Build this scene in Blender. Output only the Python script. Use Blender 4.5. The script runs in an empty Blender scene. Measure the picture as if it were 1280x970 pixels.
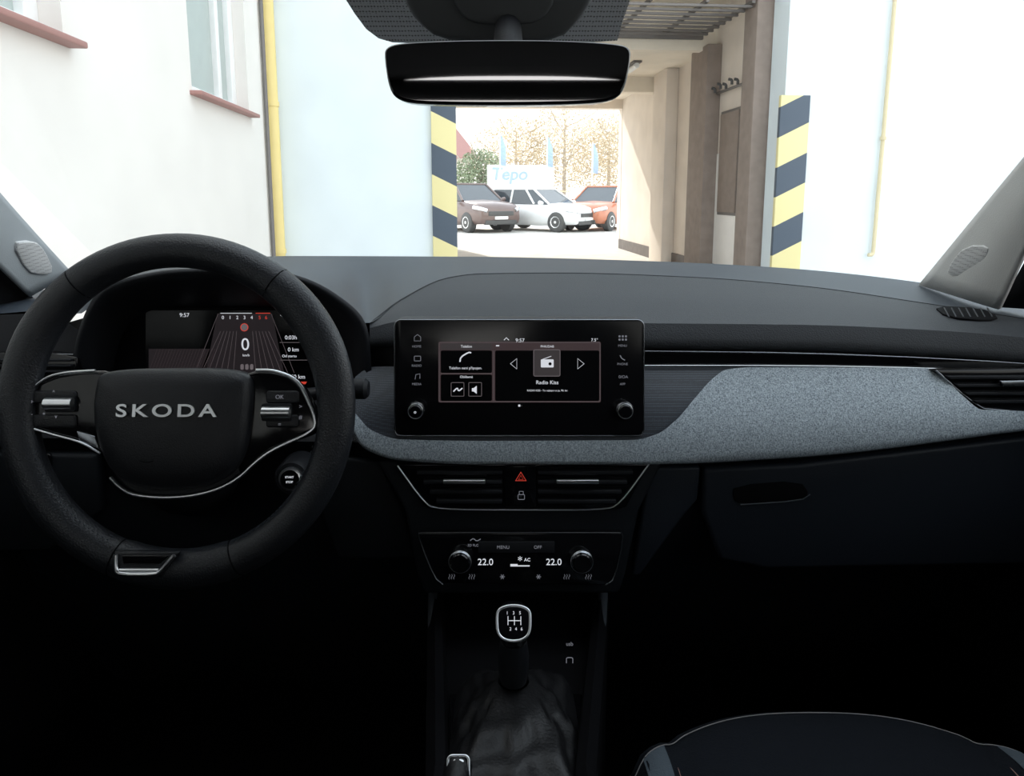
import bpy, math, random
from mathutils import Vector, Matrix
random.seed(7)
scene=bpy.context.scene
try:
    scene.view_settings.view_transform='Standard'
    scene.view_settings.look='None'
except Exception as e: print(e)

# ------------------------------------------------------------------ camera / survey
F=853.0; PITCH=math.radians(8.5); PPY=371.0
C=Vector((0,0,1.25))
FW=Vector((0,math.cos(PITCH),-math.sin(PITCH))); UPV=Vector((0,math.sin(PITCH),math.cos(PITCH)))
def ray(px,py):
    return Vector((1,0,0))*((px-640)/F)+UPV*(-(py-PPY)/F)+FW
def W(px,py,Y):
    d=ray(px,py); return C+d*(Y/d.y)
def V(*a): return Vector(a)
cam=bpy.data.cameras.new('camera'); camo=bpy.data.objects.new('camera',cam)
scene.collection.objects.link(camo); scene.camera=camo
camo.location=C; camo.rotation_euler=(math.pi/2-PITCH,0,0)
cam.sensor_width=36; cam.lens=F/1280*36; cam.shift_y=-(485-PPY)/1280; cam.clip_start=0.02; cam.clip_end=300

# ------------------------------------------------------------------ materials
def newmat(n):
    m=bpy.data.materials.new(n); m.use_nodes=True
    return m,m.node_tree,m.node_tree.nodes['Principled BSDF']
def mat(n,col,rough=.5,metal=0,grain=0,gscale=900,var=0,vscale=8,spec=.5,emit=None,es=1,coat=0):
    m,t,b=newmat(n)
    b.inputs['Roughness'].default_value=rough; b.inputs['Metallic'].default_value=metal
    b.inputs['Specular IOR Level'].default_value=spec
    b.inputs['Coat Weight'].default_value=coat
    tc=t.nodes.new('ShaderNodeTexCoord')
    nz=t.nodes.new('ShaderNodeTexNoise'); nz.inputs['Scale'].default_value=vscale; nz.inputs['Detail'].default_value=6
    t.links.new(tc.outputs['Object'],nz.inputs['Vector'])
    cr=t.nodes.new('ShaderNodeValToRGB')
    k=max(var,.03)
    cr.color_ramp.elements[0].position=.3; cr.color_ramp.elements[1].position=.7
    cr.color_ramp.elements[0].color=(*[c*(1-k) for c in col],1); cr.color_ramp.elements[1].color=(*[c*(1+k) for c in col],1)
    t.links.new(nz.outputs['Fac'],cr.inputs['Fac']); t.links.new(cr.outputs['Color'],b.inputs['Base Color'])
    if grain:
        vo=t.nodes.new('ShaderNodeTexNoise'); vo.inputs['Scale'].default_value=gscale; vo.inputs['Detail'].default_value=2
        t.links.new(tc.outputs['Object'],vo.inputs['Vector'])
        bp=t.nodes.new('ShaderNodeBump'); bp.inputs['Strength'].default_value=grain; bp.inputs['Distance'].default_value=.001
        t.links.new(vo.outputs['Fac'],bp.inputs['Height']); t.links.new(bp.outputs['Normal'],b.inputs['Normal'])
    if emit:
        b.inputs['Emission Color'].default_value=(*emit,1); b.inputs['Emission Strength'].default_value=es
    return m
M={}
M['pad']=mat('dash_soft_pad',(.031,.034,.039),.6,grain=.7,gscale=600,spec=.32)
M['hood']=mat('dash_hood_soft',(.029,.037,.048),.52,grain=.3,gscale=700,spec=.32)
M['dark']=mat('dark_plastic',(.009,.010,.013),.55,grain=.3,gscale=800,spec=.28)
M['lower']=mat('lower_dash_plastic',(.017,.021,.029),.48,grain=.3,gscale=700,spec=.3)
M['stack']=mat('stack_plastic',(.009,.011,.014),.55,grain=.3,gscale=700,spec=.22)
M['rail']=mat('console_rail',(.07,.078,.09),.38,spec=.5)
M['black']=mat('matte_black',(.004,.004,.005),.8,spec=.1)
M['gloss']=mat('piano_black',(.005,.005,.006),.12,spec=.5)
M['screen']=mat('screen_glass',(.006,.006,.007),.15,spec=.3)
M['chrome']=mat('satin_chrome',(.85,.87,.90),.28,1)
M['dchrome']=mat('dark_chrome',(.32,.34,.37),.25,1)
M['leather']=mat('wheel_leather',(.015,.017,.021),.40,grain=.6,gscale=500,spec=.45)
M['wheelp']=mat('wheel_plastic',(.012,.013,.016),.42,grain=.4,gscale=700,spec=.4)
M['boot']=mat('boot_leather',(.009,.009,.010),.40,grain=.4,gscale=350,spec=.3)
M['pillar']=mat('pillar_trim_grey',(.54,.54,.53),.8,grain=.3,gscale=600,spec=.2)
M['pillarl']=mat('pillar_trim_shade',(.32,.345,.36),.8,grain=.3,gscale=600,spec=.2)  # darker copy of the pillar trim; left side's shade is in the colour
M['head']=mat('headliner',(.05,.05,.052),.9,spec=.1)
M['housing']=mat('sensor_housing_grey',(.10,.105,.11),.7,spec=.2)
M['seat']=mat('seat_cloth',(.011,.013,.017),.95,grain=1,gscale=500,spec=.1)
M['seatg']=mat('seat_grey_insert',(.09,.11,.13),.95,grain=1,gscale=500,spec=.1)
M['stw']=mat('stitch_white',(.30,.28,.28),.8)
M['sto']=mat('stitch_rose',(.36,.20,.16),.8)
M['mirror']=mat('mirror_glass',(.32,.32,.33),.02,1)
M['carpet']=mat('carpet',(.004,.004,.005),.95,spec=.05)
def em(n,c,s): return mat(n,(0.01,0.01,0.01),.5,emit=c,es=s)
M['txt']=em('lit_text',(.85,.88,.95),.75)
M['dim']=em('dim_text',(.5,.52,.6),.28)
M['red']=em('lit_red',(.9,.08,.05),.6)
M['pink']=em('screen_tint',(.10,.065,.07),.4)
M['grey']=em('screen_grey',(.35,.3,.32),.35)
M['tile']=em('screen_tile',(.10,.085,.09),.35)
M['road']=em('screen_road',(.34,.28,.30),.28)
M['pglow']=em('cluster_glow',(.045,.034,.040),.28)

def fabric():
    m,t,b=newmat('woven_dash_textile'); L=t.links
    tc=t.nodes.new('ShaderNodeTexCoord')
    mp=t.nodes.new('ShaderNodeMapping'); mp.inputs['Scale'].default_value=(450,450,1400); L.new(tc.outputs['Object'],mp.inputs['Vector'])
    n1=t.nodes.new('ShaderNodeTexNoise'); n1.inputs['Scale'].default_value=1; n1.inputs['Detail'].default_value=3; L.new(mp.outputs[0],n1.inputs['Vector'])
    mp2=t.nodes.new('ShaderNodeMapping'); mp2.inputs['Scale'].default_value=(1300,400,350); L.new(tc.outputs['Object'],mp2.inputs['Vector'])
    n2=t.nodes.new('ShaderNodeTexNoise'); n2.inputs['Scale'].default_value=1; n2.inputs['Detail'].default_value=3; L.new(mp2.outputs[0],n2.inputs['Vector'])
    ad=t.nodes.new('ShaderNodeMath'); ad.operation='ADD'; L.new(n1.outputs['Fac'],ad.inputs[0]); L.new(n2.outputs['Fac'],ad.inputs[1])
    hf=t.nodes.new('ShaderNodeMath'); hf.operation='MULTIPLY'; hf.inputs[1].default_value=.5; L.new(ad.outputs[0],hf.inputs[0])
    cr=t.nodes.new('ShaderNodeValToRGB'); e=cr.color_ramp.elements
    e[0].position=.39; e[0].color=(.13,.158,.18,1); e[1].position=.61; e[1].color=(.50,.56,.61,1)
    L.new(hf.outputs[0],cr.inputs['Fac']); L.new(cr.outputs[0],b.inputs['Base Color'])
    bp=t.nodes.new('ShaderNodeBump'); bp.inputs['Strength'].default_value=.35; bp.inputs['Distance'].default_value=.0008
    L.new(hf.outputs[0],bp.inputs['Height']); L.new(bp.outputs[0],b.inputs['Normal'])
    b.inputs['Roughness'].default_value=.85; b.inputs['Specular IOR Level'].default_value=.2
    return m
M['fabric']=fabric()
def dots(n,c1,c2,scale,thr=.35,rough=.5):
    m,t,b=newmat(n); L=t.links
    tc=t.nodes.new('ShaderNodeTexCoord'); vo=t.nodes.new('ShaderNodeTexVoronoi'); vo.inputs['Scale'].default_value=scale; vo.inputs['Randomness'].default_value=.15
    L.new(tc.outputs['Object'],vo.inputs['Vector'])
    cr=t.nodes.new('ShaderNodeValToRGB'); cr.color_ramp.elements[0].position=thr-.08; cr.color_ramp.elements[1].position=thr+.08
    cr.color_ramp.elements[0].color=(*c1,1); cr.color_ramp.elements[1].color=(*c2,1)
    L.new(vo.outputs['Distance'],cr.inputs['Fac']); L.new(cr.outputs[0],b.inputs['Base Color']); b.inputs['Roughness'].default_value=rough
    return m
M['pattern']=dots('patterned_trim',(.065,.078,.10),(.022,.027,.036),420)
M['frit']=dots('dotted_frit',(.20,.205,.21),(.75,.76,.78),300,.34,.8)
M['twt']=dots('perforated_grille',(.18,.18,.185),(.56,.56,.56),330,.3,.6)

def glassmat(n,tr=.94,tint=(1,1,1)):
    m=bpy.data.materials.new(n); m.use_nodes=True; t=m.node_tree; t.nodes.clear()
    o=t.nodes.new('ShaderNodeOutputMaterial'); mx=t.nodes.new('ShaderNodeMixShader'); a=t.nodes.new('ShaderNodeBsdfTransparent'); g=t.nodes.new('ShaderNodeBsdfGlossy')
    a.inputs[0].default_value=(*tint,1); g.inputs['Roughness'].default_value=.02
    mx.inputs[0].default_value=1-tr
    t.links.new(a.outputs[0],mx.inputs[1]); t.links.new(g.outputs[0],mx.inputs[2]); t.links.new(mx.outputs[0],o.inputs[0])
    return m
M['glass']=glassmat('windshield_glass',.97,(.97,.99,.99))
M['tint']=glassmat('tinted_glass',.95,(.5,.52,.52))

# ------------------------------------------------------------------ grouping
GROUPS={}
cur=None
def group(name):
    global cur
    e=bpy.data.objects.new(name,None); e.empty_display_size=.05
    scene.collection.objects.link(e); GROUPS[e]=[]; cur=e; return e
def reg(o,m=None):
    scene.collection.objects.link(o)
    if m is not None: o.data.materials.append(m)
    if cur is not None: GROUPS[cur].append(o)
    return o
def mesh(name,vs,fs,m,smooth=False):
    me=bpy.data.meshes.new(name); me.from_pydata([tuple(v) for v in vs],[],fs); me.update()
    import bmesh
    bm=bmesh.new(); bm.from_mesh(me); bmesh.ops.recalc_face_normals(bm,faces=bm.faces); bm.to_mesh(me); bm.free()
    if smooth:
        for p in me.polygons: p.use_smooth=True
    return reg(bpy.data.objects.new(name,me),m)
def bev(o,w,seg=3):
    b=o.modifiers.new('bevel','BEVEL'); b.width=w; b.segments=seg; b.limit_method='ANGLE'; b.angle_limit=math.radians(40)
    for p in o.data.polygons: p.use_smooth=True
    return o
def chaikin(p,n=2,closed=True):
    p=[Vector(q) for q in p]
    for _ in range(n):
        r=[]; N=len(p)
        rng=range(N) if closed else range(N-1)
        if not closed: r.append(p[0])
        for i in rng:
            a=p[i]; b=p[(i+1)%N]; r+= [a*.75+b*.25,a*.25+b*.75]
        if not closed: r.append(p[-1])
        p=r
    return p
class Pl:
    def __init__(s,p0,n,r=None):
        s.p=Vector(p0); s.n=Vector(n).normalized()
        if r is None: r=Vector((1,0,0))
        s.r=(Vector(r)-s.n*Vector(r).dot(s.n)).normalized(); s.u=s.n.cross(s.r)
    def hit(s,px,py,off=0):
        d=ray(px,py); k=s.n.dot(s.p-C)/s.n.dot(d); return C+d*k+s.n*off
def plane(px,py,Y,tilt):
    t=math.radians(tilt); return Pl(W(px,py,Y),(0,-math.cos(t),math.sin(t)))
def plane3(a,b,c):
    n=(b-a).cross(c-a).normalized()
    if n.dot(C-a)<0: n=-n
    return Pl(a,n,(b-a))
def prism(name,pts,pl,o0,o1,m,bevel=0,sm=0):
    if sm: pts=chaikin([(p[0],p[1]) for p in pts],sm)
    N=len(pts)
    base=[pl.hit(p[0],p[1]) for p in pts]
    vs=[b+pl.n*o0 for b in base]+[b+pl.n*o1 for b in base]
    fs=[tuple(range(N)),tuple(range(N,2*N))]+[(i,(i+1)%N,(i+1)%N+N,i+N) for i in range(N)]
    o=mesh(name,vs,fs,m)
    if bevel: bev(o,bevel)
    return o
def rrect(x0,y0,x1,y1,r,n=5):
    P=[]
    for cx,cy,a0 in ((x1-r,y1-r,0),(x0+r,y1-r,90),(x0+r,y0+r,180),(x1-r,y0+r,270)):
        for i in range(n+1):
            a=math.radians(a0+90*i/n); P.append((cx+r*math.cos(a),cy+r*math.sin(a)))
    return P
def tube(name,pts,r,m,cyc=False,sm=2,res=4):
    if sm: pts=chaikin(pts,sm,cyc)
    cu=bpy.data.curves.new(name,'CURVE'); cu.dimensions='3D'; cu.bevel_depth=r; cu.bevel_resolution=res; cu.use_fill_caps=True
    s=cu.splines.new('POLY'); s.points.add(len(pts)-1)
    for i,p in enumerate(pts): s.points[i].co=(*p,1)
    s.use_cyclic_u=cyc; s.use_smooth=True
    return reg(bpy.data.objects.new(name,cu),m)
def ptube(name,pts,pl,off,r,m,cyc=False,sm=2):
    return tube(name,[pl.hit(p[0],p[1],off) for p in pts],r,m,cyc,sm)
def text(s,px,py,h,pl,m,off=.0012,al='CENTER',ext=.0002,sx=1):
    cu=bpy.data.curves.new('label','FONT'); cu.body=s; cu.align_x=al; cu.align_y='CENTER'; cu.extrude=ext
    nm=''.join(ch for ch in s.lower() if ch.isalnum() and ord(ch)<128)[:10]
    o=bpy.data.objects.new('label_'+(nm if s!='SKODA' else 'lettering'),cu)
    p=pl.hit(px,py,off); sc=(pl.hit(px,py-h/2)-pl.hit(px,py+h/2)).length
    cu.size=sc/.70
    mt=Matrix((pl.r*sx,pl.u,pl.n)).transposed().to_4x4(); mt.translation=p
    o.matrix_world=mt
    return reg(o,m)
def lathe(name,c,ax,prof,m,n=32,smooth=True):
    ax=Vector(ax).normalized(); a=ax.orthogonal().normalized(); b=ax.cross(a)
    vs=[];fs=[]
    for r,h in prof:
        for i in range(n):
            t=2*math.pi*i/n; vs.append(Vector(c)+ax*h+(a*math.cos(t)+b*math.sin(t))*r)
    for j in range(len(prof)-1):
        for i in range(n): fs.append((j*n+i,j*n+(i+1)%n,(j+1)*n+(i+1)%n,(j+1)*n+i))
    fs.append(tuple(range(n))); fs.append(tuple(range((len(prof)-1)*n,len(prof)*n)))
    o=mesh(name,vs,fs,m,smooth)
    e=o.modifiers.new('es','EDGE_SPLIT'); e.split_angle=math.radians(40)
    return o
def pchip(xs,ys):
    n=len(xs); d=[(ys[i+1]-ys[i])/(xs[i+1]-xs[i]) for i in range(n-1)]
    m=[d[0]]+[0 if d[i-1]*d[i]<=0 else 2*d[i-1]*d[i]/(d[i-1]+d[i]) for i in range(1,n-1)]+[d[-1]]
    def f(x):
        if x<=xs[0]: return ys[0]
        if x>=xs[-1]: return ys[-1]
        i=0
        while x>xs[i+1]: i+=1
        h=xs[i+1]-xs[i]; t=(x-xs[i])/h
        return (2*t**3-3*t*t+1)*ys[i]+(t**3-2*t*t+t)*h*m[i]+(-2*t**3+3*t*t)*ys[i+1]+(t**3-t*t)*h*m[i+1]
    return f
def rowf(r):
    xs=[q[0] for q in r]; return pchip(xs,[q[1] for q in r]),pchip(xs,[q[2] for q in r])
def grid(name,G,m,smooth=True,solid=0,vs_sm=0):
    R=len(G);K=len(G[0]); vs=[p for r in G for p in r]
    fs=[(j*K+i,j*K+i+1,(j+1)*K+i+1,(j+1)*K+i) for j in range(R-1) for i in range(K-1)]
    o=mesh(name,vs,fs,m,smooth)
    if solid:
        s=o.modifiers.new('s','SOLIDIFY'); s.thickness=solid; s.offset=0
    return o
def catcol(col,n):
    out=[]
    for i in range(len(col)-1):
        p0=col[max(i-1,0)];p1=col[i];p2=col[i+1];p3=col[min(i+2,len(col)-1)]
        for k in range(n):
            t=k/n
            out.append(.5*((2*p1)+(p2-p0)*t+(2*p0-5*p1+4*p2-p3)*t*t+(3*p1-p0-3*p2+p3)*t**3))
    out.append(col[-1]); return out
def surf(name,rows,x0,x1,nx,m,nv=0,solid=0):
    fr=[rowf(r) for r in rows]; cols=[]
    for i in range(nx+1):
        x=x0+(x1-x0)*i/nx
        col=[W(x,fy(x),fY(x)) for fy,fY in fr]
        if nv: col=catcol(col,nv)
        cols.append(col)
    return grid(name,[list(r) for r in zip(*cols)],m,True,solid)

# ================================================================== EXTERIOR
TH=math.atan((640-565)/F)
RB=Vector((math.cos(TH),math.sin(TH),0)); FB=Vector((-math.sin(TH),math.cos(TH),0))
def B(u,v,z): return RB*u+FB*v+Vector((0,0,z))
def uz(px,py,v):
    d=ray(px,py); k=v/d.dot(FB); q=C+d*k; return q.dot(RB),q.z
def vz(px,py,u):
    d=ray(px,py); k=u/d.dot(RB); q=C+d*k; return q.dot(FB),q.z
def bbox(name,u0,u1,v0,v1,z0,z1,m,bevel=0):
    vs=[B(u,v,z) for z in (z0,z1) for v in (v0,v1) for u in (u0,u1)]
    fs=[(0,1,3,2),(4,5,7,6),(0,1,5,4),(2,3,7,6),(0,2,6,4),(1,3,7,5)]
    o=mesh(name,vs,fs,m)
    if bevel: bev(o,bevel)
    return o
X={}
X['left']=mat('cream_plaster',(.77,.745,.71),.9,grain=.4,gscale=60,var=.025,vscale=2)
X['fac']=mat('pale_blue_plaster',(.73,.81,.85),.9,grain=.4,gscale=60,var=.02,vscale=2)
X['pass']=mat('beige_plaster',(.76,.69,.62),.9,var=.07,vscale=2)
X['brown']=mat('brown_pier',(.28,.23,.20),.8,var=.1)
X['ceil']=mat('passage_ceiling',(.84,.77,.66),.9,var=.06,vscale=3)
X['tile']=mat('white_tile',(.86,.85,.83),.4)
X['base']=mat('dark_skirting',(.14,.12,.11),.6,var=.15)
X['sill']=mat('red_sill',(.36,.19,.17),.6)
X['wf']=mat('white_frame',(.82,.84,.84),.5)
X['wg']=mat('window_pane',(.40,.46,.44),.08,spec=.6)
X['yel']=mat('yellow_pipe_paint',(.76,.62,.26),.5)
X['oc']=mat('ochre_pipe',(.66,.58,.38),.6)
X['grd']=mat('concrete_ground',(.55,.53,.50),.9,var=.12,vscale=3)
X['steel']=mat('gate_steel',(.17,.16,.155),.5,.3)
X['fgrey']=mat('pipe_dark',(.08,.08,.08),.6)

g=mesh('ground',[(-40,-30,0),(40,-30,0),(40,70,0),(-40,70,0)],[(0,1,2,3)],X['grd'])
D=8.0
uL,_=uz(345,244,D); pl_,_=uz(570,230,D); pr_,_=uz(975,230,D)
ZO=4.1; ZC=3.42; ZC1=3.95
def multibox(name,boxes,m):
    global cur; cur=None
    vs=[];fs=[]
    for (u0,u1,v0,v1,z0,z1) in boxes:
        k=len(vs); vs+=[B(u,v,z) for z in (z0,z1) for v in (v0,v1) for u in (u0,u1)]
        fs+=[tuple(k+i for i in f) for f in [(0,1,3,2),(4,5,7,6),(0,1,5,4),(2,3,7,6),(0,2,6,4),(1,3,7,5)]]
    return mesh(name,vs,fs,m)
v1a=vz(88,58,uL)[0]-.06; v1b=1.9
v2a=vz(237,113,uL)[0]+.05; v2b=vz(312,140,uL)[0]-.02
zs=vz(237,113,uL)[1]; zt=zs+1.5
T=.4
multibox('wall_left',[(uL-T,uL,-6,D,0,zs),(uL-T,uL,-6,D,zt,10),(uL-T,uL,-6,v1b,zs,zt),(uL-T,uL,v1a,v2a,zs,zt),(uL-T,uL,v2b,D,zs,zt)],X['left'])
for k,(a,b) in enumerate(((v1b,v1a),(v2a,v2b))):
    group('window_%d'%(k+1))
    uu=uL-.16
    bbox('pane',uu-.02,uu,a,b,zs,zt,X['wg'])
    for (p,q,r,s) in ((a,a+.09,zs,zt),(b-.12,b,zs,zt),((a+b)/2+.25,(a+b)/2+.33,zs,zt)):
        bbox('frame_upright',uu-.02,uu+.05,p,q,r,s,X['wf'],.008)
    for (r,s) in ((zs,zs+.09),(zt-.09,zt)): bbox('frame_rail',uu-.02,uu+.05,a,b,r,s,X['wf'],.008)
    bbox('sill',uL-.15,uL+.09,a-.05,b+.06,zs-.03,zs+.004,X['sill'],.008)
multibox('wall_facade',[(uL-T,pl_,D,D+.4,0,11),(pr_,pr_+9,D,D+.4,0,11),(pl_,pr_,D,D+.4,ZO,11)],X['fac'])
VE=16.2
multibox('wall_passage_left',[(pl_-.3,pl_,D+.4,VE,0,4.2)],X['pass'])
uR=pr_+.02
multibox('wall_passage_right',[(uR,uR+.3,D+.4,VE,0,4.2)],X['pass'])
multibox('ceiling',[(pl_,uR,D+.4,10.4,ZC1,4.2),(pl_,uR,10.4,VE-.3,ZC,4.2)],X['ceil'])
uf=uz(772,230,VE)[0]
multibox('wall_passage_end',[(uf,uR,VE-.3,VE,0,4.2),(pl_,uf,VE-.3,VE,uz(700,137,VE)[1],4.2)],X['pass'])
multibox('wall_back_building',[(-12,pl_-.3,VE-.3,VE,0,11),(uR+.3,16,VE-.3,VE,0,11)],X['fac'])
multibox('roof_slab',[(-12,16,D+.2,VE,11,11.2)],X['base'])
for (a,b) in ((971,930),(886,866),(836,820)):
    va=vz(a,230,uR-.12)[0]; vb=vz(b,230,uR-.12)[0]
    if a==971: va=D+.42
    cur=None; bbox('passage_pier',uR-.22,uR-.002,va,vb,0,ZC1-.002 if va<10 else ZC-.002,X['brown'] if a>850 else X['pass'],.01)
cur=None
bbox('baseboard_right',uR-.03,uR-.001,D+.5,VE-.3,0,.22,X['base'])
va=vz(926,200,uR)[0]; vb=vz(886,200,uR)[0]
bbox('wall_tiles',uR-.015,uR-.001,va,vb-.05,.22,1.85,X['tile'])
bbox('trim_1',pl_,uR,12.9,13.2,3.15,ZC,X['ceil'])
bbox('trim_2',pl_,uR,10.25,10.4,3.36,ZC1,X['ceil'])
group('passage_wall_panel')
a=vz(926,200,uR)[0]; b=vz(904,200,uR)[0]
bbox('panel',uR-.05,uR-.016,a+.03,b+.05,1.0,2.4,X['brown'],.01); bbox('panel_frame',uR-.03,uR-.016,a,b+.08,.96,2.44,X['steel'],.01)
group('wall_valves')
for k in range(5):
    c=B(uR-.1,9.2+.2*k,2.72+.03*(k%2)); tube('valve',[c,c+V(0,0,.06),c+V(-.05,0,.07)],.02,X['fgrey'],sm=1)
tube('valve_pipe',[B(uR-.05,9.05,2.72),B(uR-.05,10.1,2.72)],.018,X['steel'],sm=0)
group('overhead_gate')
zg=3.66
for k in range(9):
    v=D+.5+k*.21
    bbox('slat',pl_+.05,uR-.25,v,v+.04,zg-.14,zg-.11,X['steel'],.004)
for u in (pl_+.05,1.3,2.4,3.1,uR-.28): bbox('gate_rail',u,u+.04,D+.45,D+2.2,zg-.10,zg-.06,X['steel'])
bbox('gate_crossbeam',pl_+.05,uR-.25,D+2.15,D+2.2,zg-.16,zg-.04,X['steel'],.01)
group('ceiling_lamp')
lc=B(uR-.9,11.4,ZC-.07); tube('bulkhead',[lc,lc+FB*.5],.045,X['wf'],sm=0); bbox('bracket',uR-.97,uR-.83,11.35,11.95,ZC-.03,ZC-.001,X['steel'])
def hazard(n,sgn,z0,per=.70):
    m,t,b=newmat(n); L=t.links
    tc=t.nodes.new('ShaderNodeTexCoord'); sp=t.nodes.new('ShaderNodeSeparateXYZ'); L.new(tc.outputs['Object'],sp.inputs[0])
    m1=t.nodes.new('ShaderNodeMath'); m1.operation='MULTIPLY_ADD'; m1.inputs[1].default_value=sgn*.55; L.new(sp.outputs['X'],m1.inputs[0]); L.new(sp.outputs['Z'],m1.inputs[2])
    m2=t.nodes.new('ShaderNodeMath'); m2.operation='ADD'; m2.inputs[1].default_value=z0+10*per; L.new(m1.outputs[0],m2.inputs[0])
    m3=t.nodes.new('ShaderNodeMath'); m3.operation='DIVIDE'; m3.inputs[1].default_value=per; L.new(m2.outputs[0],m3.inputs[0])
    m4=t.nodes.new('ShaderNodeMath'); m4.operation='FRACT'; L.new(m3.outputs[0],m4.inputs[0])
    m5=t.nodes.new('ShaderNodeMath'); m5.operation='GREATER_THAN'; m5.inputs[1].default_value=.5; L.new(m4.outputs[0],m5.inputs[0])
    mx=t.nodes.new('ShaderNodeMix'); mx.data_type='RGBA'; L.new(m5.outputs[0],mx.inputs[0]); mx.inputs[6].default_value=(.76,.69,.36,1); mx.inputs[7].default_value=(.07,.095,.13,1)
    L.new(mx.outputs[2],b.inputs['Base Color']); b.inputs['Roughness'].default_value=.6
    return m
cur=None
u0=uz(540,230,D-.05)[0]; u1=uz(571,230,D-.05)[0]
bbox('hazard_post',u0,u1,D-.06,D-.002,0,2.75,hazard('hazard_stripes_a',.9,.02),.004)
u0=uz(970,230,D-.05)[0]; u1=uz(1006,230,D-.05)[0]
bbox('hazard_post',u0,u1,D-.06,D-.002,0,uz(1000,120,D)[1],hazard('hazard_stripes_b',-.9,.69),.004)
group('yellow_gas_pipe')
up=uz(343,200,D-.15)[0]
tube('pipe',[B(up,D-.15,0),B(up,D-.15,9)],.07,X['yel'],sm=0,res=8)
for z in (.6,2.2,3.9): lathe('bracket',B(up,D-.15,z),(0,0,1),[(.08,0),(.08,.05)],X['yel'])
group('downspout')
tube('pipe',[B(uL+.03,D-.35,0),B(uL+.03,D-.35,9)],.022,X['steel'],sm=0)
group('ochre_gas_pipe')
up=uz(1104,160,D-.05)[0]; zb=uz(1100,318,D)[1]
tube('pipe',[B(up+.06,D-.05,9),B(up,D-.05,zb+.05),B(up-.02,D-.06,zb),B(up-.07,D-.06,zb)],.023,X['oc'],sm=1)
lathe('bracket',B(up+.01,D-.05,1.9),(0,0,1),[(.035,0),(.035,.04)],X['oc'])

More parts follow.
